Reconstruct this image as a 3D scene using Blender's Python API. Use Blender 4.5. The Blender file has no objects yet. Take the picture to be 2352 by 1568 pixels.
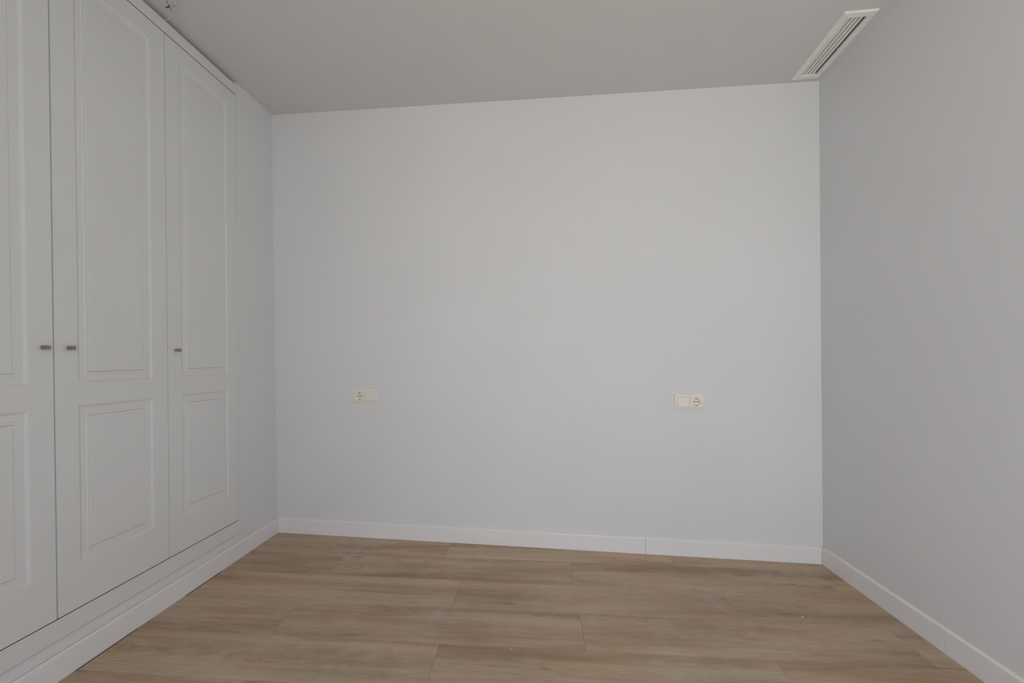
import bpy, bmesh, math, random
from mathutils import Vector, Matrix

random.seed(7)
scene = bpy.context.scene
COL = scene.collection

# ------------------------------------------------------------------ camera
F_PX, CX, CY = 1035.50649, 1149.32327, 838.71224
CAM_ROT = ((0.997052, -0.07665, -0.003471), (0.076697, 0.996916, 0.016604), (0.002188, -0.016821, 0.999856))
cam_data = bpy.data.cameras.new('camera')
cam = bpy.data.objects.new('camera', cam_data)
COL.objects.link(cam)
r_ = [Vector([CAM_ROT[i][k] for i in range(3)]) for k in range(3)]      # right, forward, up
m = Matrix.Identity(4)
for i in range(3):
    m[i][0], m[i][1], m[i][2] = r_[0][i], r_[2][i], -r_[1][i]
m[0][3], m[1][3], m[2][3] = 1.54535, -2.59897, 1.05923
cam.matrix_world = m
cam_data.sensor_width = 36.0
cam_data.lens = F_PX / 2352 * 36.0
cam_data.shift_x = (1176 - CX) / 2352
cam_data.shift_y = (CY - 784) / 2352
cam_data.clip_start = 0.02
scene.camera = cam

# ------------------------------------------------------------------ world (overcast daylight sky)
world = bpy.data.worlds.new('sky')
scene.world = world
world.use_nodes = True
nt = world.node_tree
nt.nodes.clear()
# hazy bright horizon, bluer sky above, pale paving below
SKY_STOPS = [(-1.0, (1.0, 0.95, 0.88)), (-0.10, (1.0, 0.97, 0.93)), (0.06, (1.0, 0.985, 0.965)), (0.30, (0.84, 0.93, 1.06)), (1.0, (0.58, 0.82, 1.22))]
SKY_STRENGTH = 6.0
tc = nt.nodes.new('ShaderNodeTexCoord')
sep = nt.nodes.new('ShaderNodeSeparateXYZ')
nt.links.new(tc.outputs['Generated'], sep.inputs[0])
mr = nt.nodes.new('ShaderNodeMapRange')
mr.inputs['From Min'].default_value = -1.0
mr.inputs['From Max'].default_value = 1.0
nt.links.new(sep.outputs['Z'], mr.inputs['Value'])
cr = nt.nodes.new('ShaderNodeValToRGB')
el = cr.color_ramp.elements
while len(el) > 1:
    el.remove(el[-1])
el[0].position, el[0].color = 0.0, (*SKY_STOPS[0][1], 1)
for z_, c_ in SKY_STOPS[1:]:
    el.new((z_ + 1) / 2).color = (*c_, 1)
nt.links.new(mr.outputs['Result'], cr.inputs['Fac'])
bg = nt.nodes.new('ShaderNodeBackground')
bg.inputs['Strength'].default_value = SKY_STRENGTH
nt.links.new(cr.outputs['Color'], bg.inputs['Color'])
wo = nt.nodes.new('ShaderNodeOutputWorld')
nt.links.new(bg.outputs[0], wo.inputs['Surface'])

# the balcony window in the wall behind the camera, and a light portal in it
FRONT_Y = -3.25
WALL_T = 0.60
WIN_X0, WIN_X1, WIN_Z0, WIN_Z1 = 1.38, 2.44, 0.06, 2.28
pl = bpy.data.lights.new('window_portal', 'AREA')
pl.shape = 'RECTANGLE'
pl.size, pl.size_y = WIN_X1 - WIN_X0, WIN_Z1 - WIN_Z0
pl.cycles.is_portal = True
po = bpy.data.objects.new('window_portal', pl)
COL.objects.link(po)
po.location = ((WIN_X0 + WIN_X1) / 2, FRONT_Y - WALL_T - 0.02, (WIN_Z0 + WIN_Z1) / 2)
po.rotation_euler = (math.radians(90), 0, 0)

# ------------------------------------------------------------------ exposure
vs = scene.view_settings
vs.view_transform = 'Standard'
vs.look = 'None'
vs.gamma = 1.0
vs.use_curve_mapping = False
vs.exposure = 0.36

scene.cycles.adaptive_threshold = 0.03
scene.cycles.caustics_reflective = False
scene.cycles.caustics_refractive = False
scene.cycles.max_bounces = 8
scene.cycles.diffuse_bounces = 6
scene.cycles.glossy_bounces = 2

# ------------------------------------------------------------------ room measurements
W, YR, H = 3.0212, -0.1761, 2.48
T = 0.012                                   # baseboard thickness


def y_back(x, z):
    s = x / W
    yb = T + YR * s
    yt = -0.039 + (YR + 0.039) * s
    return yb + (yt - yb) * z / H


def x_left(z):
    return -T + 0.011 * z / H


def x_right(y, z):
    t = YR - y
    return (W + T - 0.0054 * t) + (-0.0589) * z / H


def z_ceil(x, y):
    s = x / W
    return H - 0.0164 * s + 0.009 * s * min(max(YR - y, 0), 2.0)


# ------------------------------------------------------------------ materials
def new_mat(name):
    mt = bpy.data.materials.new(name)
    mt.use_nodes = True
    n = mt.node_tree
    return mt, n, n.nodes['Principled BSDF']


def noise(n, scale, detail=2.0, vec=None, rough=0.5):
    t = n.nodes.new('ShaderNodeTexNoise')
    t.inputs['Scale'].default_value = scale
    t.inputs['Detail'].default_value = detail
    t.inputs['Roughness'].default_value = rough
    if vec is not None:
        n.links.new(vec, t.inputs['Vector'])
    return t


def ramp(n, fac, stops):
    r = n.nodes.new('ShaderNodeValToRGB')
    el = r.color_ramp.elements
    while len(el) > 1:
        el.remove(el[-1])
    el[0].position, el[0].color = stops[0][0], (*stops[0][1], 1)
    for pos, c in stops[1:]:
        e = el.new(pos)
        e.color = (*c, 1)
    n.links.new(fac, r.inputs['Fac'])
    return r


def mixc(n, fac, a, b, mode='MIX'):
    k = n.nodes.new('ShaderNodeMix')
    k.data_type = 'RGBA'
    k.blend_type = mode
    for sock, v in (('Factor', fac), ('A', a), ('B', b)):
        if hasattr(v, 'links'):
            n.links.new(v, k.inputs[sock])
        elif sock == 'Factor':
            k.inputs[sock].default_value = v
        else:
            k.inputs[sock].default_value = (*v, 1)
    return k.outputs['Result']


def math_node(n, op, a, b=None):
    k = n.nodes.new('ShaderNodeMath')
    k.operation = op
    for i, v in enumerate((a, b)):
        if v is None:
            continue
        if hasattr(v, 'links'):
            n.links.new(v, k.inputs[i])
        else:
            k.inputs[i].default_value = v
    return k.outputs[0]


def paint(name, col, rough=0.6, mottle=0.03, bump=0.02, bscale=260.0, spec=0.3):
    mt, n, b = new_mat(name)
    geo = n.nodes.new('ShaderNodeNewGeometry')
    nz = noise(n, 2.2, 2.0, geo.outputs['Position'])
    lo = tuple(c * (1 - mottle) for c in col)
    hi = tuple(min(1, c * (1 + mottle)) for c in col)
    rp = ramp(n, nz.outputs['Fac'], [(0.3, lo), (0.7, hi)])
    n.links.new(rp.outputs['Color'], b.inputs['Base Color'])
    b.inputs['Roughness'].default_value = rough
    b.inputs['Specular IOR Level'].default_value = spec
    if bump:
        fine = noise(n, bscale, 2.0, geo.outputs['Position'])
        bp = n.nodes.new('ShaderNodeBump')
        bp.inputs['Strength'].default_value = bump
        bp.inputs['Distance'].default_value = 0.002
        n.links.new(fine.outputs['Fac'], bp.inputs['Height'])
        n.links.new(bp.outputs['Normal'], b.inputs['Normal'])
    return mt


def dusty_paint(name, col, dust, rough=0.4, spec=0.4):
    """satin paint with fine building dust settled on upward-facing ledges"""
    mt = paint(name, col, rough, 0.012, 0.0, spec=spec)
    n = mt.node_tree
    b = n.nodes['Principled BSDF']
    base = b.inputs['Base Color'].links[0].from_socket
    geo = n.nodes.new('ShaderNodeNewGeometry')
    sp = n.nodes.new('ShaderNodeSeparateXYZ')
    n.links.new(geo.outputs['True Normal'], sp.inputs[0])
    m1 = n.nodes.new('ShaderNodeMapRange')
    m1.inputs['From Min'].default_value = 0.2
    m1.inputs['From Max'].default_value = 0.6
    n.links.new(sp.outputs['Z'], m1.inputs['Value'])
    nz = noise(n, 9.0, 3.0, geo.outputs['Position'])
    m2 = n.nodes.new('ShaderNodeMapRange')
    m2.inputs['From Min'].default_value = 0.32
    m2.inputs['From Max'].default_value = 0.6
    m2.inputs['To Min'].default_value = 0.25
    m2.inputs['To Max'].default_value = 0.9
    n.links.new(nz.outputs['Fac'], m2.inputs['Value'])
    f = math_node(n, 'MULTIPLY', m1.outputs[0], m2.outputs[0])
    n.links.new(mixc(n, f, base, dust), b.inputs['Base Color'])
    return mt


def plain(name, col, rough=0.5, metal=0.0, spec=0.5):
    mt, n, b = new_mat(name)
    geo = n.nodes.new('ShaderNodeNewGeometry')
    nz = noise(n, 60.0, 2.0, geo.outputs['Position'])
    rp = ramp(n, nz.outputs['Fac'], [(0.3, tuple(c * 0.96 for c in col)), (0.7, tuple(min(1, c * 1.04) for c in col))])
    n.links.new(rp.outputs['Color'], b.inputs['Base Color'])
    b.inputs['Roughness'].default_value = rough
    b.inputs['Metallic'].default_value = metal
    b.inputs['Specular IOR Level'].default_value = spec
    return mt


def wood():
    mt, n, b = new_mat('oak_vinyl')
    tcn = n.nodes.new('ShaderNodeTexCoord')
    oi = n.nodes.new('ShaderNodeObjectInfo')
    geo = n.nodes.new('ShaderNodeNewGeometry')
    # per-plank offset of the printed grain
    cmb = n.nodes.new('ShaderNodeCombineXYZ')
    n.links.new(math_node(n, 'MULTIPLY', oi.outputs['Random'], 37.0), cmb.inputs[0])
    n.links.new(math_node(n, 'MULTIPLY', oi.outputs['Random'], 91.0), cmb.inputs[1])
    add = n.nodes.new('ShaderNodeVectorMath')
    add.operation = 'ADD'
    n.links.new(tcn.outputs['Object'], add.inputs[0])
    n.links.new(cmb.outputs[0], add.inputs[1])

    def stretched(sx, sy):
        v = n.nodes.new('ShaderNodeVectorMath')
        v.operation = 'MULTIPLY'
        n.links.new(add.outputs[0], v.inputs[0])
        v.inputs[1].default_value = (sx, sy, 1.0)
        return v.outputs[0]
    broad = noise(n, 1.0, 3.0, stretched(1.1, 11.0))
    broad.inputs['Distortion'].default_value = 0.4
    mid = noise(n, 1.0, 4.0, stretched(2.6, 46.0), 0.6)
    fine = noise(n, 1.0, 4.0, stretched(16.0, 210.0), 0.7)
    base = ramp(n, broad.outputs['Fac'], [(0.25, WOOD_DARK), (0.5, WOOD_MID), (0.78, WOOD_LIGHT)])
    c = mixc(n, 0.55, base.outputs['Color'], ramp(n, mid.outputs['Fac'], [(0.3, (0.75, 0.72, 0.69)), (0.55, (1, 1, 1)), (0.75, (1.0, 1.0, 1.0))]).outputs['Color'], 'MULTIPLY')
    c = mixc(n, 0.55, c, ramp(n, fine.outputs['Fac'], [(0.34, (0.70, 0.67, 0.64)), (0.58, (1, 1, 1))]).outputs['Color'], 'MULTIPLY')
    # cathedral figure: contour lines of a slow field, only in places
    slow = noise(n, 1.0, 1.0, stretched(0.9, 5.0))
    fr = math_node(n, 'FRACT', math_node(n, 'MULTIPLY', slow.outputs['Fac'], 34.0))
    line = ramp(n, fr, [(0.0, (0.74, 0.71, 0.68)), (0.35, (1, 1, 1)), (0.8, (1, 1, 1)), (1.0, (0.74, 0.71, 0.68))])
    msk = noise(n, 1.0, 1.0, stretched(1.3, 7.0))
    mskr = ramp(n, msk.outputs['Fac'], [(0.56, (0, 0, 0)), (0.68, (0.7, 0.7, 0.7))])
    c = mixc(n, mskr.outputs['Color'], c, mixc(n, 1.0, c, line.outputs['Color'], 'MULTIPLY'))
    # dark knots, rare
    kn = noise(n, 1.0, 0.0, stretched(4.2, 17.0))
    c = mixc(n, ramp(n, kn.outputs['Fac'], [(0.76, (0, 0, 0)), (0.84, (0.55, 0.55, 0.55))]).outputs['Color'], c, (0.13, 0.085, 0.05))
    # patches of redder and yellower print
    tint = noise(n, 1.0, 2.0, stretched(2.0, 9.0))
    c = mixc(n, 0.8, c, ramp(n, tint.outputs['Fac'], [(0.32, (0.98, 1.0, 0.96)), (0.5, (1, 1, 1)), (0.68, (1.06, 0.965, 0.90))]).outputs['Color'], 'MULTIPLY')
    # plank to plank tone
    val = n.nodes.new('ShaderNodeHueSaturation')
    n.links.new(math_node(n, 'ADD', math_node(n, 'MULTIPLY', oi.outputs['Random'], 0.14), 0.93), val.inputs['Value'])
    n.links.new(c, val.inputs['Color'])
    # plaster dust rubbed over the boards
    d1 = noise(n, 2.4, 5.0, geo.outputs['Position'], 0.62)
    d2 = noise(n, 17.0, 4.0, geo.outputs['Position'], 0.65)
    dm = math_node(n, 'MULTIPLY', ramp(n, d1.outputs['Fac'], [(0.48, (0, 0, 0)), (0.75, (1, 1, 1))]).outputs['Color'],
                   ramp(n, d2.outputs['Fac'], [(0.35, (0, 0, 0)), (0.75, (0.62, 0.62, 0.62))]).outputs['Color'])
    col = mixc(n, dm, val.outputs['Color'], (0.56, 0.51, 0.45))
    n.links.new(col, b.inputs['Base Color'])
    b.inputs['Specular IOR Level'].default_value = 0.35
    rr = n.nodes.new('ShaderNodeMapRange')
    rr.inputs['To Min'].default_value = 0.42
    rr.inputs['To Max'].default_value = 0.58
    n.links.new(mid.outputs['Fac'], rr.inputs['Value'])
    n.links.new(rr.outputs[0], b.inputs['Roughness'])
    bp = n.nodes.new('ShaderNodeBump')
    bp.inputs['Strength'].default_value = 0.12
    bp.inputs['Distance'].default_value = 0.001
    n.links.new(fine.outputs['Fac'], bp.inputs['Height'])
    n.links.new(bp.outputs['Normal'], b.inputs['Normal'])
    return mt


WOOD_DARK = (0.350, 0.237, 0.146)
WOOD_MID = (0.500, 0.361, 0.241)
WOOD_LIGHT = (0.610, 0.465, 0.330)

M = {
    'wall': paint('wall_paint', (0.716, 0.727, 0.738), 0.7, 0.012, 0.0, 420.0, 0.25),
    'ceiling': paint('ceiling_paint', (0.695, 0.682, 0.664), 0.85, 0.012, 0.0, 420.0, 0.2),
    'wardrobe': dusty_paint('wardrobe_lacquer', (0.708, 0.720, 0.718), (0.68, 0.555, 0.43), 0.38),
    'baseboard': dusty_paint('baseboard_lacquer', (0.80, 0.785, 0.785), (0.84, 0.76, 0.66), 0.4),
    'caulk': plain('aged_caulk', (0.66, 0.53, 0.41), 0.8),
    'caulk_pale': plain('pale_caulk', (0.74, 0.665, 0.58), 0.8),
    'raw': plain('raw_board_edge', (0.10, 0.075, 0.055), 0.9),
    'dark': plain('dark_inside', (0.035, 0.033, 0.032), 0.9),
    'knob': plain('bronze_metal', (0.30, 0.255, 0.215), 0.38, 0.55),
    'ivory': plain('ivory_plastic', (0.80, 0.765, 0.70), 0.32),
    'hole': plain('hole_shade_black', (0.012, 0.011, 0.010), 0.7),
    'steel': plain('socket_clip_metal', (0.10, 0.075, 0.05), 0.4, 0.6),
    'screw': plain('screw_grey', (0.30, 0.29, 0.26), 0.4, 0.5),
    'vent': plain('vent_aluminium_white', (0.90, 0.88, 0.855), 0.4),
    'duct': plain('duct_grey', (0.06, 0.062, 0.065), 0.8),
    'wire_white': plain('white_wire_plastic', (0.82, 0.81, 0.78), 0.45),
    'wire_grey': plain('grey_wire_plastic', (0.20, 0.19, 0.17), 0.5),
    'wire_blue': plain('blue_wire_plastic', (0.035, 0.13, 0.26), 0.45),
    'tape': plain('tan_tape', (0.48, 0.36, 0.18), 0.6),
    'crumb': plain('plaster_crumb', (0.80, 0.76, 0.66), 0.9),
    'subfloor': plain('subfloor_grey', (0.10, 0.08, 0.06), 0.9),
    'frame': plain('window_frame_white', (0.80, 0.80, 0.80), 0.4),
    'wood': wood(),
}


# ------------------------------------------------------------------ mesh helpers
class MB:
    def __init__(self):
        self.v, self.f = [], []

    def quad(self, a, b, c, d):
        i = len(self.v)
        self.v += [tuple(a), tuple(b), tuple(c), tuple(d)]
        self.f.append((i, i + 1, i + 2, i + 3))

    def box(self, x0, x1, y0, y1, z0, z1):
        i = len(self.v)
        self.v += [(x, y, z) for x in (x0, x1) for y in (y0, y1) for z in (z0, z1)]
        self.f += [tuple(i + k for k in q) for q in ((0, 1, 3, 2), (4, 6, 7, 5), (0, 4, 5, 1), (2, 3, 7, 6), (0, 2, 6, 4), (1, 5, 7, 3))]

    def prism(self, bottom, top):
        """two matching loops joined by side faces and capped"""
        n = len(bottom)
        i = len(self.v)
        self.v += [tuple(p) for p in bottom] + [tuple(p) for p in top]
        for k in range(n):
            j = (k + 1) % n
            self.f.append((i + k, i + j, i + n + j, i + n + k))
        self.f.append(tuple(i + k for k in reversed(range(n))))
        self.f.append(tuple(i + n + k for k in range(n)))

    def loft(self, rings, closed=True, cap=True):
        n = len(rings[0])
        i = len(self.v)
        for r in rings:
            self.v += [tuple(p) for p in r]
        for a in range(len(rings) - 1):
            for k in range(n if closed else n - 1):
                j = (k + 1) % n
                self.f.append((i + a * n + k, i + a * n + j, i + (a + 1) * n + j, i + (a + 1) * n + k))
        if cap:
            self.f.append(tuple(i + k for k in reversed(range(n))))
            self.f.append(tuple(i + (len(rings) - 1) * n + k for k in range(n)))

    def mesh(self, name, merge=True, bevel=0.0, seg=2):
        me = bpy.data.meshes.new(name)
        bm = bmesh.new()
        vs_ = [bm.verts.new(p) for p in self.v]
        for f in self.f:
            try:
                bm.faces.new([vs_[k] for k in f])
            except ValueError:
                pass
        if merge:
            bmesh.ops.remove_doubles(bm, verts=bm.verts, dist=1e-6)
        bmesh.ops.recalc_face_normals(bm, faces=bm.faces)
        if bevel:
            bmesh.ops.bevel(bm, geom=[e for e in bm.edges if e.is_manifold and e.calc_face_angle() > 0.5], offset=bevel, segments=seg, affect='EDGES', profile=0.6)
        bm.to_mesh(me)
        bm.free()
        return me

    def build(self, name, mat, parent=None, loc=(0, 0, 0), smooth=False, **kw):
        return link(name, self.mesh(name, **kw), mat, parent, loc, smooth)


def link(name, me, mat, parent=None, loc=(0, 0, 0), smooth=False):
    if mat is not None and not me.materials:
        me.materials.append(mat)
    if smooth:
        for p in me.polygons:
            p.use_smooth = True
    o = bpy.data.objects.new(name, me)
    COL.objects.link(o)
    o.location = loc
    if parent is not None:
        o.parent = parent
    return o


def empty(name, loc=(0, 0, 0), rot=(0, 0, 0)):
    o = bpy.data.objects.new(name, None)
    o.empty_display_size = 0.05
    COL.objects.link(o)
    o.location = loc
    o.rotation_euler = rot
    return o


def tag(o, label=None, cat=None, group=None, kind=None):
    for k, v in (('label', label), ('category', cat), ('group', group), ('kind', kind)):
        if v:
            o[k] = v
    return o


def struct(o, label=None):
    o['kind'] = 'structure'
    if label:
        o['label'] = label
    return o


def solidify(o, t, off=-1.0):
    s = o.modifiers.new('thickness', 'SOLIDIFY')
    s.thickness = t
    s.offset = off
    return o


def orient(o, toward):
    """make every face of a sheet look towards a given direction, so thickness grows away from the room"""
    me = o.data
    bm = bmesh.new()
    bm.from_mesh(me)
    for f in bm.faces:
        f.normal_update()
        if f.normal.dot(Vector(toward)) < 0:
            f.normal_flip()
    bm.to_mesh(me)
    bm.free()
    return o


# ------------------------------------------------------------------ room shell
# back wall
g = MB()
NX, NZ = 20, 14
xs = [-0.70 + (W + 0.78) * i / NX for i in range(NX + 1)]
zs = [-0.02 + (H + 0.06) * k / NZ for k in range(NZ + 1)]
for i in range(NX):
    for k in range(NZ):
        c = [(xs[i], zs[k]), (xs[i + 1], zs[k]), (xs[i + 1], zs[k + 1]), (xs[i], zs[k + 1])]
        g.quad(*[(x, y_back(x, z), z) for x, z in c])
wall_back = struct(g.build('wall_back', M['wall']), 'plain off-white painted back wall with two socket plates')
orient(wall_back, (0, -1, 0))
solidify(wall_back, 0.12)

# left wall: strip by the corner, strip below the wardrobe, stretch towards the window
WD_Y0, WD_Y1 = -1.790, -0.284            # wardrobe front opening
RAIL_Z0 = 0.131
g = MB()


def lw(y0, y1, z0, z1, nz=8):
    for k in range(nz):
        a, b_ = z0 + (z1 - z0) * k / nz, z0 + (z1 - z0) * (k + 1) / nz
        g.quad((x_left(a), y0, a), (x_left(a), y1, a), (x_left(b_), y1, b_), (x_left(b_), y0, b_))


lw(WD_Y1, 0.06, -0.02, 2.52)
lw(FRONT_Y - 0.05, WD_Y0, -0.02, 2.52)
prof = [(-T, -0.02), (-T, 0.088), (-0.0070, 0.092), (-0.0080, 0.105), (-0.0098, 0.118), (-0.0115, 0.131), (-0.03, 0.1312)]
for (xa, za), (xb, zb) in zip(prof, prof[1:]):
    g.quad((xa, WD_Y0, za), (xa, WD_Y1, za), (xb, WD_Y1, zb), (xb, WD_Y0, zb))
g.quad((-0.68, FRONT_Y - 0.05, -0.02), (-0.68, 0.1, -0.02), (-0.68, 0.1, 2.52), (-0.68, FRONT_Y - 0.05, 2.52))     # unseen sheet added behind the wardrobe to block sky light leaks
wall_left = struct(g.build('wall_left', M['wall']), 'white painted wall around the built-in wardrobe')
orient(wall_left, (1, 0, 0.05))

# right wall
g = MB()
ys = [0.05, -0.4, -1.0, -1.6, -2.2, -3.0, FRONT_Y - 0.05]
zz = [-0.02, 0.6, 1.2, 1.8, 2.53]
for a, b_ in zip(ys, ys[1:]):
    for c, d in zip(zz, zz[1:]):
        g.quad((x_right(a, c), a, c), (x_right(b_, c), b_, c), (x_right(b_, d), b_, d), (x_right(a, d), a, d))
wall_right = struct(g.build('wall_right', M['wall']), 'plain off-white painted wall under the ceiling vent')
orient(wall_right, (-1, 0, 0))
solidify(wall_right, 0.12)

# front wall (behind the camera) with the balcony window
g = MB()
X0, X1 = -0.70, W + 0.1
for x0, x1, z0, z1 in ((X0, WIN_X0, -0.02, 2.55), (WIN_X1, X1, -0.02, 2.55), (WIN_X0, WIN_X1, -0.02, WIN_Z0), (WIN_X0, WIN_X1, WIN_Z1, 2.55)):
    g.box(x0, x1, FRONT_Y - WALL_T, FRONT_Y, z0, z1)
struct(g.build('wall_front', M['wall'], merge=False), 'white painted wall with the balcony window')
win = struct(empty('window_1', ((WIN_X0 + WIN_X1) / 2, FRONT_Y - WALL_T + 0.08, WIN_Z0)), 'wide white framed window opening')
hw, hh = (WIN_X1 - WIN_X0) / 2, WIN_Z1 - WIN_Z0
for nm, b in (('side_jamb', (-hw, -hw + .05, -.04, .04, 0, hh)), ('side_jamb', (hw - .05, hw, -.04, .04, 0, hh)),
              ('head', (-hw + .05, hw - .05, -.04, .04, hh - .05, hh)), ('sill', (-hw + .05, hw - .05, -.04, .04, 0, .05))):
    g = MB()
    g.box(*b)
    g.build(nm, M['frame'], win)

# ceiling, with the hole for the vent
VC = Vector((2.8752, -0.4217, 0.0))
VROT = -0.072
VENT_W, VENT_L, OPEN_W, OPEN_L = 0.1262, 0.4475, 0.0740, 0.3880


def vent_pt(u, v):
    c, s = math.cos(VROT), math.sin(VROT)
    return VC.x + u * c - v * s, VC.y + u * s + v * c


bm = bmesh.new()
outer = [(-0.75, 0.1), (0.0, 0.1), (1.0, 0.05), (2.0, 0.0), (W + 0.1, 0.0), (W + 0.1, -1.2), (W + 0.1, -2.2), (W + 0.1, FRONT_Y - WALL_T), (-0.75, FRONT_Y - WALL_T), (-0.75, -1.8)]
inner = [vent_pt(a * (OPEN_W / 2 + 0.004), b * (OPEN_L / 2 + 0.004)) for a, b in ((-1, -1), (1, -1), (1, 1), (-1, 1))]
edges = []
for loop in (outer, inner):
    vv = [bm.verts.new((x, y, z_ceil(x, y))) for x, y in loop]
    edges += [bm.edges.new((vv[i], vv[(i + 1) % len(vv)])) for i in range(len(vv))]
bmesh.ops.triangle_fill(bm, edges=edges, use_beauty=True, normal=(0, 0, -1))
for _ in range(3):
    bmesh.ops.subdivide_edges(bm, edges=bm.edges[:], cuts=1, use_grid_fill=True)
for v in bm.verts:
    v.co.z = z_ceil(v.co.x, v.co.y)
me = bpy.data.meshes.new('ceiling')
bm.to_mesh(me)
bm.free()
ceiling = struct(link('ceiling', me, M['ceiling']), 'flat warm-white plaster ceiling')
orient(ceiling, (0, 0, -1))
solidify(ceiling, 0.10)

# ------------------------------------------------------------------ floor: subfloor with each plank as a part
g = MB()
g.box(-0.7, W + 0.1, FRONT_Y - WALL_T - 0.02, 0.1, -0.05, -0.0045)
floor = struct(g.build('floor', M['subfloor']), 'brown oak-look plank floor running parallel to the back wall')
PW, PL, YB0 = 0.2383, 1.193, -0.2513
GAP = 0.0003
JOINT = {0: 1.070, 1: 0.538, 2: 1.197, 3: 0.540, 4: 1.197, 5: 0.600}
offs = [0.30, 0.95, 0.10, 0.72, 1.05, 0.45]


def plank_mesh(poly, name='plank'):
    """flat board with a hair-thin chamfer round its upper edge"""
    cx = sum(p[0] for p in poly) / len(poly)
    cy = sum(p[1] for p in poly) / len(poly)

    def inset(d):
        out = []
        n = len(poly)
        for k in range(n):
            p0, p1, p2 = Vector(poly[k - 1]), Vector(poly[k]), Vector(poly[(k + 1) % n])
            n1 = Vector((-(p1 - p0).y, (p1 - p0).x)).normalized()
            n2 = Vector((-(p2 - p1).y, (p2 - p1).x)).normalized()
            b = (n1 + n2)
            b = b / max(b.dot(n1), 1e-3)
            out.append(p1 + b * d)
        return out
    g = MB()
    a = inset(GAP)
    b = inset(GAP + 0.0006)
    g.loft([[(p.x, p.y, -0.0045) for p in a], [(p.x, p.y, -0.0004) for p in a], [(p.x, p.y, 0.0) for p in b]])
    return g.mesh(name)


def clip_back(poly, d=0.002):
    """cut the boards along the skewed back wall"""
    out = []

    def val(p):
        return (y_back(p[0], 0) - d) - p[1]
    for k in range(len(poly)):
        p, q = poly[k], poly[(k + 1) % len(poly)]
        vp, vq = val(p), val(q)
        if vp >= 0:
            out.append(p)
        if (vp >= 0) != (vq >= 0):
            t = vp / (vp - vq)
            out.append((p[0] + (q[0] - p[0]) * t, p[1] + (q[1] - p[1]) * t))
    return out


cache = {}
row = -1
XL, XR = -0.010, W + 0.004
while True:
    y1 = YB0 - (row - 0) * PW + PW if row >= 0 else YB0 + 2 * PW
    y1 = YB0 + PW - row * PW
    y0 = y1 - PW
    if y1 < FRONT_Y:
        break
    y0 = max(y0, FRONT_Y)
    j = JOINT.get(row, offs[row % 6])
    while j > XL + 0.0:
        j -= PL
    while j < XR:
        a, b = max(j, XL), min(j + PL, XR)
        if row > 0 and b - a > 0.02 or row <= 0:
            poly = [(a, y0), (b, y0), (b, y1), (a, y1)]
            if row <= 0:
                poly = clip_back(poly)
            if len(poly) >= 3 and b - a > 0.02 and (max(p[1] for p in poly) - min(p[1] for p in poly)) > 0.004:
                ox, oy = j + PL / 2, (YB0 + PW - row * PW) - PW / 2
                loc_poly = [(p[0] - ox, p[1] - oy) for p in poly]
                key = tuple((round(p[0], 4), round(p[1], 4)) for p in loc_poly)
                if key not in cache:
                    cache[key] = plank_mesh(loc_poly)
                link('plank', cache[key], M['wood'], floor, (ox, oy, 0))
        j += PL
    row += 1

# ------------------------------------------------------------------ baseboards
BB_H = 0.088
bb_prof = [(T, 0.0), (0, 0.0), (0, 0.0815), (0.0012, 0.0845), (0.0065, BB_H), (T, BB_H)]   # distance behind the front face, height


def board(name, p, q, parent, inward, z_at=0.0):
    """a length of baseboard whose front face runs from p to q; inward = unit vector from wall to room"""
    g = MB()
    n = Vector(inward)
    rings = []
    for e in (p, q):
        rings.append([(e[0] - n.x * d, e[1] - n.y * d, z) for d, z in bb_prof])
    g.loft(rings)
    return g.build(name, M['baseboard'], parent)


def bead(p, q, parent, inward, z=BB_H, r=0.0035, mat='caulk'):
    g = MB()
    n = Vector(inward)
    rings = []
    steps = 24
    for k in range(steps + 1):
        t = k / steps
        ex, ey = p[0] + (q[0] - p[0]) * t, p[1] + (q[1] - p[1]) * t
        w = r * (0.75 + 0.5 * random.random())
        rings.append([(ex - n.x * (T - 0.0003), ey - n.y * (T - 0.0003), z - 0.001), (ex - n.x * (T - w), ey - n.y * (T - w), z - 0.001), (ex - n.x * (T - 0.0003), ey - n.y * (T - 0.0003), z + w * 0.9)])
    g.loft(rings)
    return g.build('caulk_bead', M[mat], parent)


tang = Vector((W, YR, 0)).normalized()
nb = (tang.y, -tang.x)                       # from back wall towards the room
A0, C0 = (0.0, 0.0), (W, YR)


def along(t):
    return (A0[0] + tang.x * t, A0[1] + tang.y * t)


LEN = math.hypot(W, YR)
tj = 2.1443 / tang.x
bb = struct(empty('baseboard_back', (0, 0, 0)), 'white baseboard along the back wall')
board('board', along(0.0), along(tj - 0.0006), bb, nb)
board('board', along(tj + 0.0006), along(LEN), bb, nb)
bead(along(0.0), along(LEN), bb, nb, r=0.0028, mat='caulk_pale')
bl = struct(empty('baseboard_left', (0, 0, 0)), 'white baseboard below the wardrobe')
board('board', (0, -0.0005), (0, FRONT_Y), bl, (1, 0))
bead((0, -T), (0, FRONT_Y), bl, (1, 0), r=0.0042)
br = struct(empty('baseboard_right', (0, 0, 0)), 'white baseboard along the right wall')


def xr(y):
    return W - 0.0054 * (YR - y)


yj = -0.8765
board('board', (xr(YR - 0.0015), YR - 0.0015), (xr(yj + .0006), yj + .0006), br, (-1, 0))
board('board', (xr(yj - .0006), yj - .0006), (xr(FRONT_Y), FRONT_Y), br, (-1, 0))
bead((xr(YR - T), YR - T), (xr(FRONT_Y), FRONT_Y), br, (-1, 0), r=0.0055, mat='caulk_pale')
g = MB()
g.box(W - 0.0022, W + 0.001, YR - 0.0022, YR + 0.001, 0.0, BB_H)
g.build('corner_caulk', M['caulk'], br)

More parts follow.
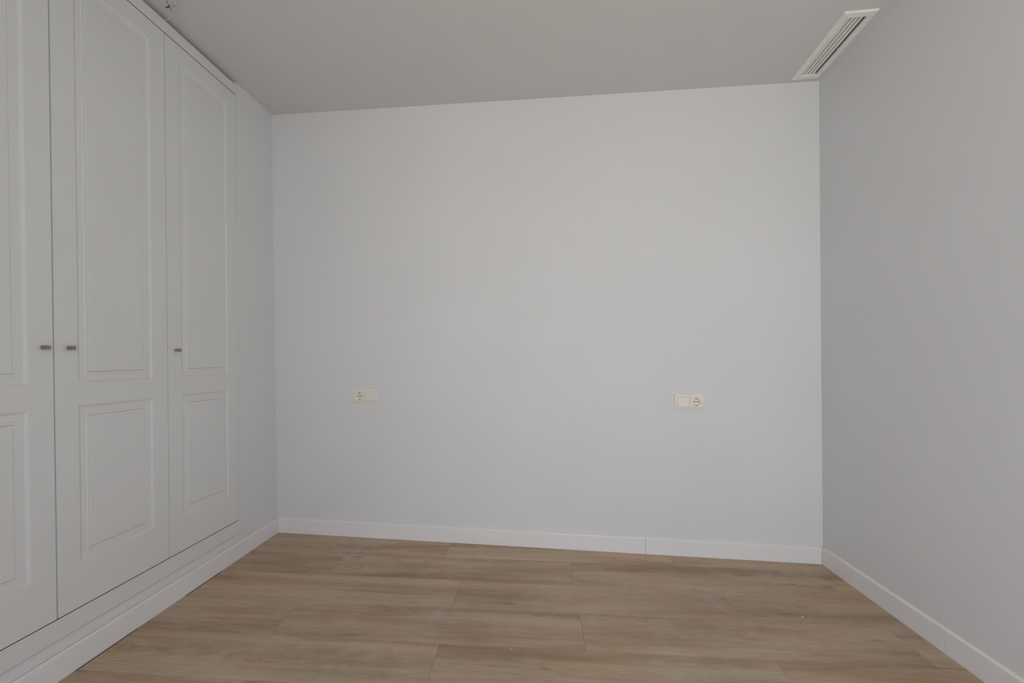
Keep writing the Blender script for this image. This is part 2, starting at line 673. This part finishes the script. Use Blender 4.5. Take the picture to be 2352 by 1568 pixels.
# ------------------------------------------------------------------ built-in wardrobe
wd = tag(empty('built_in_wardrobe', (0, (WD_Y0 + WD_Y1) / 2, RAIL_Z0)),
         'white built-in wardrobe with raised-panel doors along the left wall', 'wardrobe')
ORG = Vector(wd.location)


def wpart(g, name, mat, smooth=False, **kw):
    o = g.build(name, mat, wd, -ORG, smooth, **kw)
    return o


POST_Y = -0.360
DOOR_Z0, DOOR_Z1 = 0.2072, 2.4085
g = MB()
g.box(-0.03, 0.0, POST_Y, WD_Y1, RAIL_Z0, 2.4785)
wpart(g, 'post', M['wardrobe'])
g = MB()
g.box(-0.03, 0.0, WD_Y0, -1.716, RAIL_Z0, 2.4785)
wpart(g, 'post', M['wardrobe'])
g = MB()
g.box(-0.025, 0.0, -1.714, POST_Y - 0.0012, 2.4130, 2.4630)
wpart(g, 'top_rail', M['wardrobe'], bevel=0.0015)
g = MB()
g.loft([[(-0.025, y, 0.2035), (0.0, y, 0.2035), (0.0, y, 0.137), (-0.002, y, 0.1328), (-0.006, y, 0.131), (-0.025, y, 0.131)] for y in (-1.7155, POST_Y)])
wpart(g, 'bottom_rail', M['wardrobe'])
g = MB()
g.box(-0.020, -0.0022, -1.714, POST_Y - 0.0012, DOOR_Z1 + 0.0003, 2.4128)
wpart(g, 'raw_edge_strip', M['raw'])
g = MB()
g.box(-0.020, -0.0022, -1.714, POST_Y - 0.0012, 0.2036, DOOR_Z0 - 0.0003)
wpart(g, 'raw_edge_strip', M['raw'])
# carcass behind the doors
g = MB()
for b in ((-0.62, -0.60, WD_Y0, WD_Y1, 0.14, 2.4795), (-0.60, -0.031, WD_Y1 - 0.018, WD_Y1, 0.14, 2.4795), (-0.60, -0.031, WD_Y0, WD_Y0 + 0.018, 0.14, 2.4795),
          (-0.60, -0.031, WD_Y0 + 0.018, WD_Y1 - 0.018, 0.14, 0.158), (-0.60, -0.031, WD_Y0 + 0.018, WD_Y1 - 0.018, 2.43, 2.448)):
    g.box(*b)
wpart(g, 'carcass', M['dark'], merge=False)

DW = 0.4500
STILE = 0.0735
ZP = [0.0, 0.358 - DOOR_Z0, 0.894 - DOOR_Z0, 0.969 - DOOR_Z0, 2.3345 - DOOR_Z0, DOOR_Z1 - DOOR_Z0]


def door_mesh(w):
    g = MB()
    yy = [0, STILE, w - STILE, w]
    th = 0.020
    for i in range(3):
        for k in range(5):
            if i == 1 and k in (1, 3):
                continue
            g.quad((0, yy[i], ZP[k]), (0, yy[i + 1], ZP[k]), (0, yy[i + 1], ZP[k + 1]), (0, yy[i], ZP[k + 1]))
    h = ZP[-1]
    for i in range(3):
        g.quad((0, yy[i], 0), (-th, yy[i], 0), (-th, yy[i + 1], 0), (0, yy[i + 1], 0))
        g.quad((0, yy[i], h), (0, yy[i + 1], h), (-th, yy[i + 1], h), (-th, yy[i], h))
    for k in range(5):
        g.quad((0, 0, ZP[k]), (0, 0, ZP[k + 1]), (-th, 0, ZP[k + 1]), (-th, 0, ZP[k]))
        g.quad((0, w, ZP[k]), (-th, w, ZP[k]), (-th, w, ZP[k + 1]), (0, w, ZP[k + 1]))
    g.quad((-th, 0, 0), (-th, 0, h), (-th, w, h), (-th, w, 0))
    return g.mesh('door')


MOULD = [(0.0, 0.0), (0.0012, -0.0004), (0.0095, -0.0043), (0.0290, -0.0043), (0.0300, -0.0032), (0.0372, -0.0032), (0.0383, -0.0054), (0.0398, -0.0024), (0.0440, -0.0022)]


def panel_mesh(w, z0, z1, name):
    g = MB()
    rings = []
    for d, x in MOULD:
        y0, y1, a, b = STILE + d, w - STILE - d, z0 + d, z1 - d
        rings.append([(x, y0, a), (x, y1, a), (x, y1, b), (x, y0, b)])
    g.loft(rings, cap=False)
    g.quad(*rings[-1])
    me = g.mesh(name)
    # loft is an open sheet: make it face the room
    bm = bmesh.new()
    bm.from_mesh(me)
    for f in bm.faces:
        f.normal_update()
        if f.normal.x < 0:
            f.normal_flip()
    bm.to_mesh(me)
    bm.free()
    return me


def knob_mesh():
    g = MB()

    def sq(x, ry, rz):
        return [(x, -ry, -rz), (x, ry, -rz), (x, ry, rz), (x, -ry, rz)]
    g.loft([sq(-0.001, 0.0050, 0.0045), sq(0.0035, 0.0050, 0.0045), sq(0.0038, 0.0072, 0.0060), sq(0.0205, 0.0078, 0.0064)])
    return g.mesh('knob', bevel=0.0010)


dm, pu, pd, km = None, None, None, knob_mesh()
doors = [(-0.3620, 0.0022, 'left'), (-0.8120, 0.0022, 'left'), (-1.2635, 0.0022, 'right')]
dw = 0.4468
dm = door_mesh(dw)
p_up = panel_mesh(dw, ZP[3], ZP[4], 'raised_panel')
p_lo = panel_mesh(dw, ZP[1], ZP[2], 'raised_panel')
for (yr_, gp, side), lab in zip(doors, ('door nearest the corner, knob on its left edge', 'middle door with its knob on the left edge', 'door cut off by the picture edge, knob on its right edge')):
    ylow = yr_ - dw
    d = link('door', dm, M['wardrobe'], wd, (-ORG.x, ylow - ORG.y, DOOR_Z0 - ORG.z))
    d['label'] = lab
    link('raised_panel', p_up, M['wardrobe'], d)
    link('raised_panel', p_lo, M['wardrobe'], d)
    ky = 0.0425 if side == 'left' else dw - 0.031
    k = link('knob', km, M['knob'], d, (0, ky, 1.0885 - DOOR_Z0))
    k['label'] = 'small brown metal bar knob'

# ------------------------------------------------------------------ socket plates
PWD, PHT = 0.1510, 0.0830
OPN = [(0.0130, 0.0735), (0.0785, 0.1385)]     # the two openings, from the plate's left
OZ0, OZ1 = 0.0150, 0.0675


def plate_depth(z):
    t = 2 * z / PHT - 1
    return 0.0045 + 0.0060 * (1 - t * t)


def frame_mesh():
    g = MB()
    xs = [0, 0.0015, 0.006, OPN[0][0], OPN[0][1], OPN[1][0], OPN[1][1], PWD - 0.006, PWD - 0.0015, PWD]
    zs = [0, 0.0015, 0.005, 0.010, OZ0, 0.028, 0.0413, 0.054, OZ1, 0.073, 0.078, PHT - 0.0015, PHT]

    def dep(i, k):
        d = plate_depth(zs[k])
        if i in (0, len(xs) - 1) or k in (0, len(zs) - 1):
            d -= 0.0016
        return d
    for i in range(len(xs) - 1):
        for k in range(len(zs) - 1):
            if i in (3, 5) and 4 <= k <= 7:
                continue
            c = [(i, k), (i + 1, k), (i + 1, k + 1), (i, k + 1)]
            g.quad(*[(xs[a] - PWD / 2, -dep(a, b), zs[b] - PHT / 2) for a, b in c])
    # outer and inner side faces
    nx, nz = len(xs), len(zs)
    rim = [(i, 0) for i in range(nx)] + [(nx - 1, k) for k in range(1, nz)] + [(i, nz - 1) for i in range(nx - 2, -1, -1)] + [(0, k) for k in range(nz - 2, 0, -1)]
    for j in range(len(rim)):
        a, b = rim[j], rim[(j + 1) % len(rim)]
        pa, pb = (xs[a[0]] - PWD / 2, zs[a[1]] - PHT / 2), (xs[b[0]] - PWD / 2, zs[b[1]] - PHT / 2)
        g.quad((pa[0], -dep(*a), pa[1]), (pb[0], -dep(*b), pb[1]), (pb[0], 0.0, pb[1]), (pa[0], 0.0, pa[1]))
    for i0 in (3, 5):
        loop = [(i0, k) for k in range(4, 9)] + [(i0 + 1, k) for k in range(8, 3, -1)]
        for j in range(len(loop)):
            a, b = loop[j], loop[(j + 1) % len(loop)]
            pa, pb = (xs[a[0]] - PWD / 2, zs[a[1]] - PHT / 2), (xs[b[0]] - PWD / 2, zs[b[1]] - PHT / 2)
            g.quad((pa[0], -dep(*a), pa[1]), (pb[0], -dep(*b), pb[1]), (pb[0], -0.002, pb[1]), (pa[0], -0.002, pa[1]))
    return g.mesh('frame')


def rocker_mesh(tilt):
    w, h = 0.0592, 0.0513
    g = MB()

    def loop(ix, iz, d):
        x, z = w / 2 - ix, h / 2 - iz
        return [(sx * x, -(d + tilt * sz), sz * z) for sx, sz in ((-1, -1), (1, -1), (1, 1), (-1, 1))]
    g.loft([loop(0, 0, 0.003), loop(0, 0, 0.0098), loop(0.0012, 0.0012, 0.0110)])
    return g.mesh('rocker')


def insert_mesh():
    """square cover with a round dished socket well"""
    w, h, R0 = 0.0597, 0.0517, 0.0200
    N = 48
    g = MB()

    def sqp(a, ix=0.0):
        c, s = math.cos(a), math.sin(a)
        k = min((w / 2 - ix) / max(abs(c), 1e-6), (h / 2 - ix) / max(abs(s), 1e-6))
        return c * k, s * k
    A = [2 * math.pi * (i + 0.5) / N for i in range(N)]
    corner = math.atan2(h, w)
    for cang in (corner, math.pi - corner, math.pi + corner, 2 * math.pi - corner):
        k = min(range(N), key=lambda i: abs(A[i] - cang))
        A[k] = cang
    rings = [[(x, -0.003, z) for x, z in (sqp(a) for a in A)],
             [(x, -0.0098, z) for x, z in (sqp(a) for a in A)],
             [(x, -0.0108, z) for x, z in (sqp(a, 0.001) for a in A)]]
    for r, d in ((R0 + 0.0012, 0.0108), (R0, 0.0102), (R0 - 0.0008, 0.0050), (R0 - 0.0035, 0.0022), (0.006, 0.0018)):
        rings.append([(r * math.cos(a), -d, r * math.sin(a)) for a in A])
    g.loft(rings, cap=False)
    g.f.append(tuple(len(g.v) - N + k for k in range(N)))
    return g.mesh('socket_insert')


def disc(r, d0, d1, n=16):
    g = MB()
    g.loft([[(r * math.cos(2 * math.pi * k / n), -d, r * math.sin(2 * math.pi * k / n)) for k in range(n)] for d in (d0, d1)])
    return g


FM, IM = frame_mesh(), insert_mesh()
HOLE_DISC = disc(0.0030, 0.0015, 0.0028).mesh('pin_hole_disc')  # raised black disc standing for the hole, its shade put in the colour
SCREW = disc(0.0026, 0.0015, 0.0025).mesh('centre_screw')
g = MB()
g.box(-0.0034, 0.0034, -0.0102, -0.003, -0.0016, 0.0016)
CLIP = g.mesh('earth_clip')
g = MB()
g.box(-0.0016, 0.0016, -0.0068, -0.004, -0.0009, 0.0009)
MARK = g.mesh('maker_mark')


def socket_plate(loc, rot, socket_left, label, tilt):
    e = tag(empty('socket_plate', loc, rot), label, 'socket', 'double socket plates on the back wall')
    link('frame', FM, M['ivory'], e, smooth=False)
    cxs = [(a + b) / 2 - PWD / 2 for a, b in OPN]
    cz = (OZ0 + OZ1) / 2 - PHT / 2
    sx, rx = (cxs[0], cxs[1]) if socket_left else (cxs[1], cxs[0])
    s = link('socket_insert', IM, M['ivory'], e, (sx, 0, cz))
    for px in (-0.0095, 0.0095):
        link('pin_hole_disc', HOLE_DISC, M['hole'], s, (px, 0, 0))
    link('centre_screw', SCREW, M['screw'], s)
    for pz in (-0.0182, 0.0182):
        link('earth_clip', CLIP, M['steel'], s, (0, 0, pz))
    r = rocker_mesh(tilt)
    link('rocker', r, M['ivory'], e, (rx, 0, cz))
    link('maker_mark', MARK, M['screw'], e, (PWD / 2 - 0.0125, 0, -PHT / 2 + 0.0065))
    return e


def on_wall(x, z):
    return (x, y_back(x, z), z)


socket_plate(on_wall(0.5565, 0.8338), (0.0192, 0, -0.0543), True, 'ivory double wall plate with its round socket on the left, nearer the wardrobe', 0.0011)
socket_plate(on_wall(2.3655, 0.8274), (0.0082, 0, -0.0543), False, 'ivory double wall plate with its round socket on the right, nearer the right-hand wall', -0.0011)

# ------------------------------------------------------------------ ceiling vent
vz = z_ceil(VC.x, VC.y)
vent = tag(empty('ceiling_vent', (VC.x, VC.y, vz), (0, 0, VROT)), 'long white slatted air vent in the ceiling corner', 'vent')
ow, ol, iw, il = VENT_W / 2, VENT_L / 2, OPEN_W / 2, OPEN_L / 2


def rail(outer_a, outer_b, inner_a, inner_b):
    """mitred frame member: outer edge a-b, inner edge a-b"""
    g = MB()
    oa, ob, ia, ib = [Vector((*p, 0)) for p in (outer_a, outer_b, inner_a, inner_b)]

    def lp(p, q, t, z):
        r = p.lerp(q, t)
        return (r.x, r.y, z)
    gap = (ob - oa).normalized() * 0.0003
    oa, ia, ob, ib = oa + gap, ia + gap, ob - gap, ib - gap
    ringA = [lp(oa, ia, 0, 0.002), lp(oa, ia, 0, -0.0045), lp(oa, ia, 0.07, -0.0062), lp(oa, ia, 0.9, -0.0070), lp(oa, ia, 1.0, -0.0058), lp(oa, ia, 1.0, 0.005), lp(oa, ia, 0.95, 0.005), lp(oa, ia, 0.95, 0.002)]
    ringB = [lp(ob, ib, 0, 0.002), lp(ob, ib, 0, -0.0045), lp(ob, ib, 0.07, -0.0062), lp(ob, ib, 0.9, -0.0070), lp(ob, ib, 1.0, -0.0058), lp(ob, ib, 1.0, 0.005), lp(ob, ib, 0.95, 0.005), lp(ob, ib, 0.95, 0.002)]
    g.loft([ringA, ringB])
    g.build('frame_rail', M['vent'], vent)


O = [(-ow, -ol), (ow, -ol), (ow, ol), (-ow, ol)]
I = [(-iw, -il), (iw, -il), (iw, il), (-iw, il)]
for k in range(4):
    j = (k + 1) % 4
    rail(O[k], O[j], I[k], I[j])
g = MB()
pitch_b = 0.0164
th = 0.0012
prof_b = [(-0.0036, 0.0072), (0.0010, 0.0020), (0.0042, 0.0010), (0.0042, 0.0000), (0.0003, 0.0010), (-0.0046, 0.0066)]
g.loft([[(x, y, z) for x, z in prof_b] for y in (-il + 0.001, il - 0.001)])
blade = g.mesh('blade')
for k in range(4):
    link('blade', blade, M['vent'], vent, (-iw + 0.0090 + k * pitch_b, 0, -0.003))
g = MB()
a, b = iw + 0.0035, il + 0.0035
g.quad((-a, -b, 0.0), (-a, b, 0.0), (-a, b, 0.12), (-a, -b, 0.12))
g.quad((a, -b, 0.0), (a, b, 0.0), (a, b, 0.12), (a, -b, 0.12))
g.quad((-a, -b, 0.0), (a, -b, 0.0), (a, -b, 0.12), (-a, -b, 0.12))
g.quad((-a, b, 0.0), (a, b, 0.0), (a, b, 0.12), (-a, b, 0.12))
g.quad((-a, -b, 0.12), (a, -b, 0.12), (a, b, 0.12), (-a, b, 0.12))
g.build('duct', M['duct'], vent)


# ------------------------------------------------------------------ loose wires above the wardrobe
def tube(pts, r, name, mat, parent, sub=8, n=8, taper=None):
    P = [Vector(p) for p in pts]
    P = [P[0] * 2 - P[1]] + P + [P[-1] * 2 - P[-2]]
    path = []
    for i in range(1, len(P) - 2):
        for k in range(sub):
            t = k / sub
            a, b, c, d = P[i - 1], P[i], P[i + 1], P[i + 2]
            path.append(0.5 * ((2 * b) + (c - a) * t + (2 * a - 5 * b + 4 * c - d) * t * t + (3 * b - a - 3 * c + d) * t ** 3))
    path.append(P[-2])
    g = MB()
    rings = []
    up = Vector((0.13, 0.2, 1)).normalized()
    for i, p in enumerate(path):
        tn = (path[min(i + 1, len(path) - 1)] - path[max(i - 1, 0)]).normalized()
        u = tn.cross(up).normalized()
        v = tn.cross(u).normalized()
        rr = r if not taper else r * (1 + (taper - 1) * i / (len(path) - 1))
        rings.append([p + (u * math.cos(2 * math.pi * k / n) + v * math.sin(2 * math.pi * k / n)) * rr for k in range(n)])
    g.loft(rings)
    return g.build(name, mat, parent, smooth=True)


WB = Vector((0.0, -0.80, 2.470))
wires = tag(empty('loose_wires', WB), 'thin white wires with a blue end hanging loose above the wardrobe', 'wire')


def wl(*pts):
    return [Vector(p) - WB for p in pts]


Z = 2.455
tube(wl((-0.05, -0.79, 2.473), (0.004, -0.794, 2.472), (0.0313, -0.8224, Z), (0.0631, -0.8461, Z), (0.0994, -0.8778, Z), (0.1171, -0.8943, Z), (0.1413, -0.9143, Z), (0.20, -0.960, 2.458), (0.26, -1.00, 2.470), (0.30, -1.02, 2.484)), 0.0017, 'white_wire', M['wire_white'], wires)
tube(wl((0.1040, -0.8822, Z), (0.1085, -0.8862, Z), (0.1130, -0.8905, Z)), 0.0020, 'tape_band', M['tape'], wires, 3)
tube(wl((0.0760, -0.8580, Z), (0.0911, -0.8896, 2.454), (0.0949, -0.9004, 2.454), (0.115, -0.935, 2.455), (0.18, -0.985, 2.462), (0.28, -1.01, 2.484)), 0.0013, 'grey_wire', M['wire_grey'], wires)
tube(wl((0.0925, -0.8955, 2.452), (0.125, -0.925, 2.452), (0.19, -0.972, 2.462), (0.29, -1.03, 2.484)), 0.0015, 'white_wire', M['wire_white'], wires)
tube(wl((0.0960, -0.8990, 2.452), (0.0925, -0.8930, 2.451), (0.0850, -0.8885, 2.450), (0.0795, -0.8905, 2.450), (0.0760, -0.8890, 2.450), (0.0744, -0.8842, 2.450)), 0.0030, 'blue_wire_end', M['wire_blue'], wires, taper=0.5)

# ------------------------------------------------------------------ plaster crumbs on the floor
def crumb_mesh(seed):
    rnd = random.Random(seed)
    bm = bmesh.new()
    bmesh.ops.create_icosphere(bm, subdivisions=1, radius=1.0)
    for v in bm.verts:
        v.co *= 0.7 + 0.5 * rnd.random()
        v.co.z *= 0.6
    zmin = min(v.co.z for v in bm.verts)
    for v in bm.verts:
        v.co.z -= zmin
    me = bpy.data.meshes.new('plaster_crumb')
    bm.to_mesh(me)
    bm.free()
    return me


CM = [crumb_mesh(s) for s in range(3)]
for i, (x, y, s) in enumerate([(2.64, -0.681, .0042), (2.754, -0.633, .0032), (2.713, -0.778, .0034), (2.258, -0.914, .0026), (2.935, -0.705, .0022), (1.959, -0.501, .0024), (2.38, -0.252, .0026),
                               (2.246, -0.524, .002), (1.244, -0.283, .002), (1.462, -0.98, .0024), (2.985, -0.806, .0022)]):
    o = link('plaster_crumb', CM[i % 3], M['crumb'], None, (x, y, 0.0))
    o.scale = (s, s * 0.8, s * 0.8)
    o.rotation_euler = (0, 0, i * 1.3)
    tag(o, 'tiny pale plaster crumb lying on the plank floor', 'crumb', 'plaster crumbs on the floor')
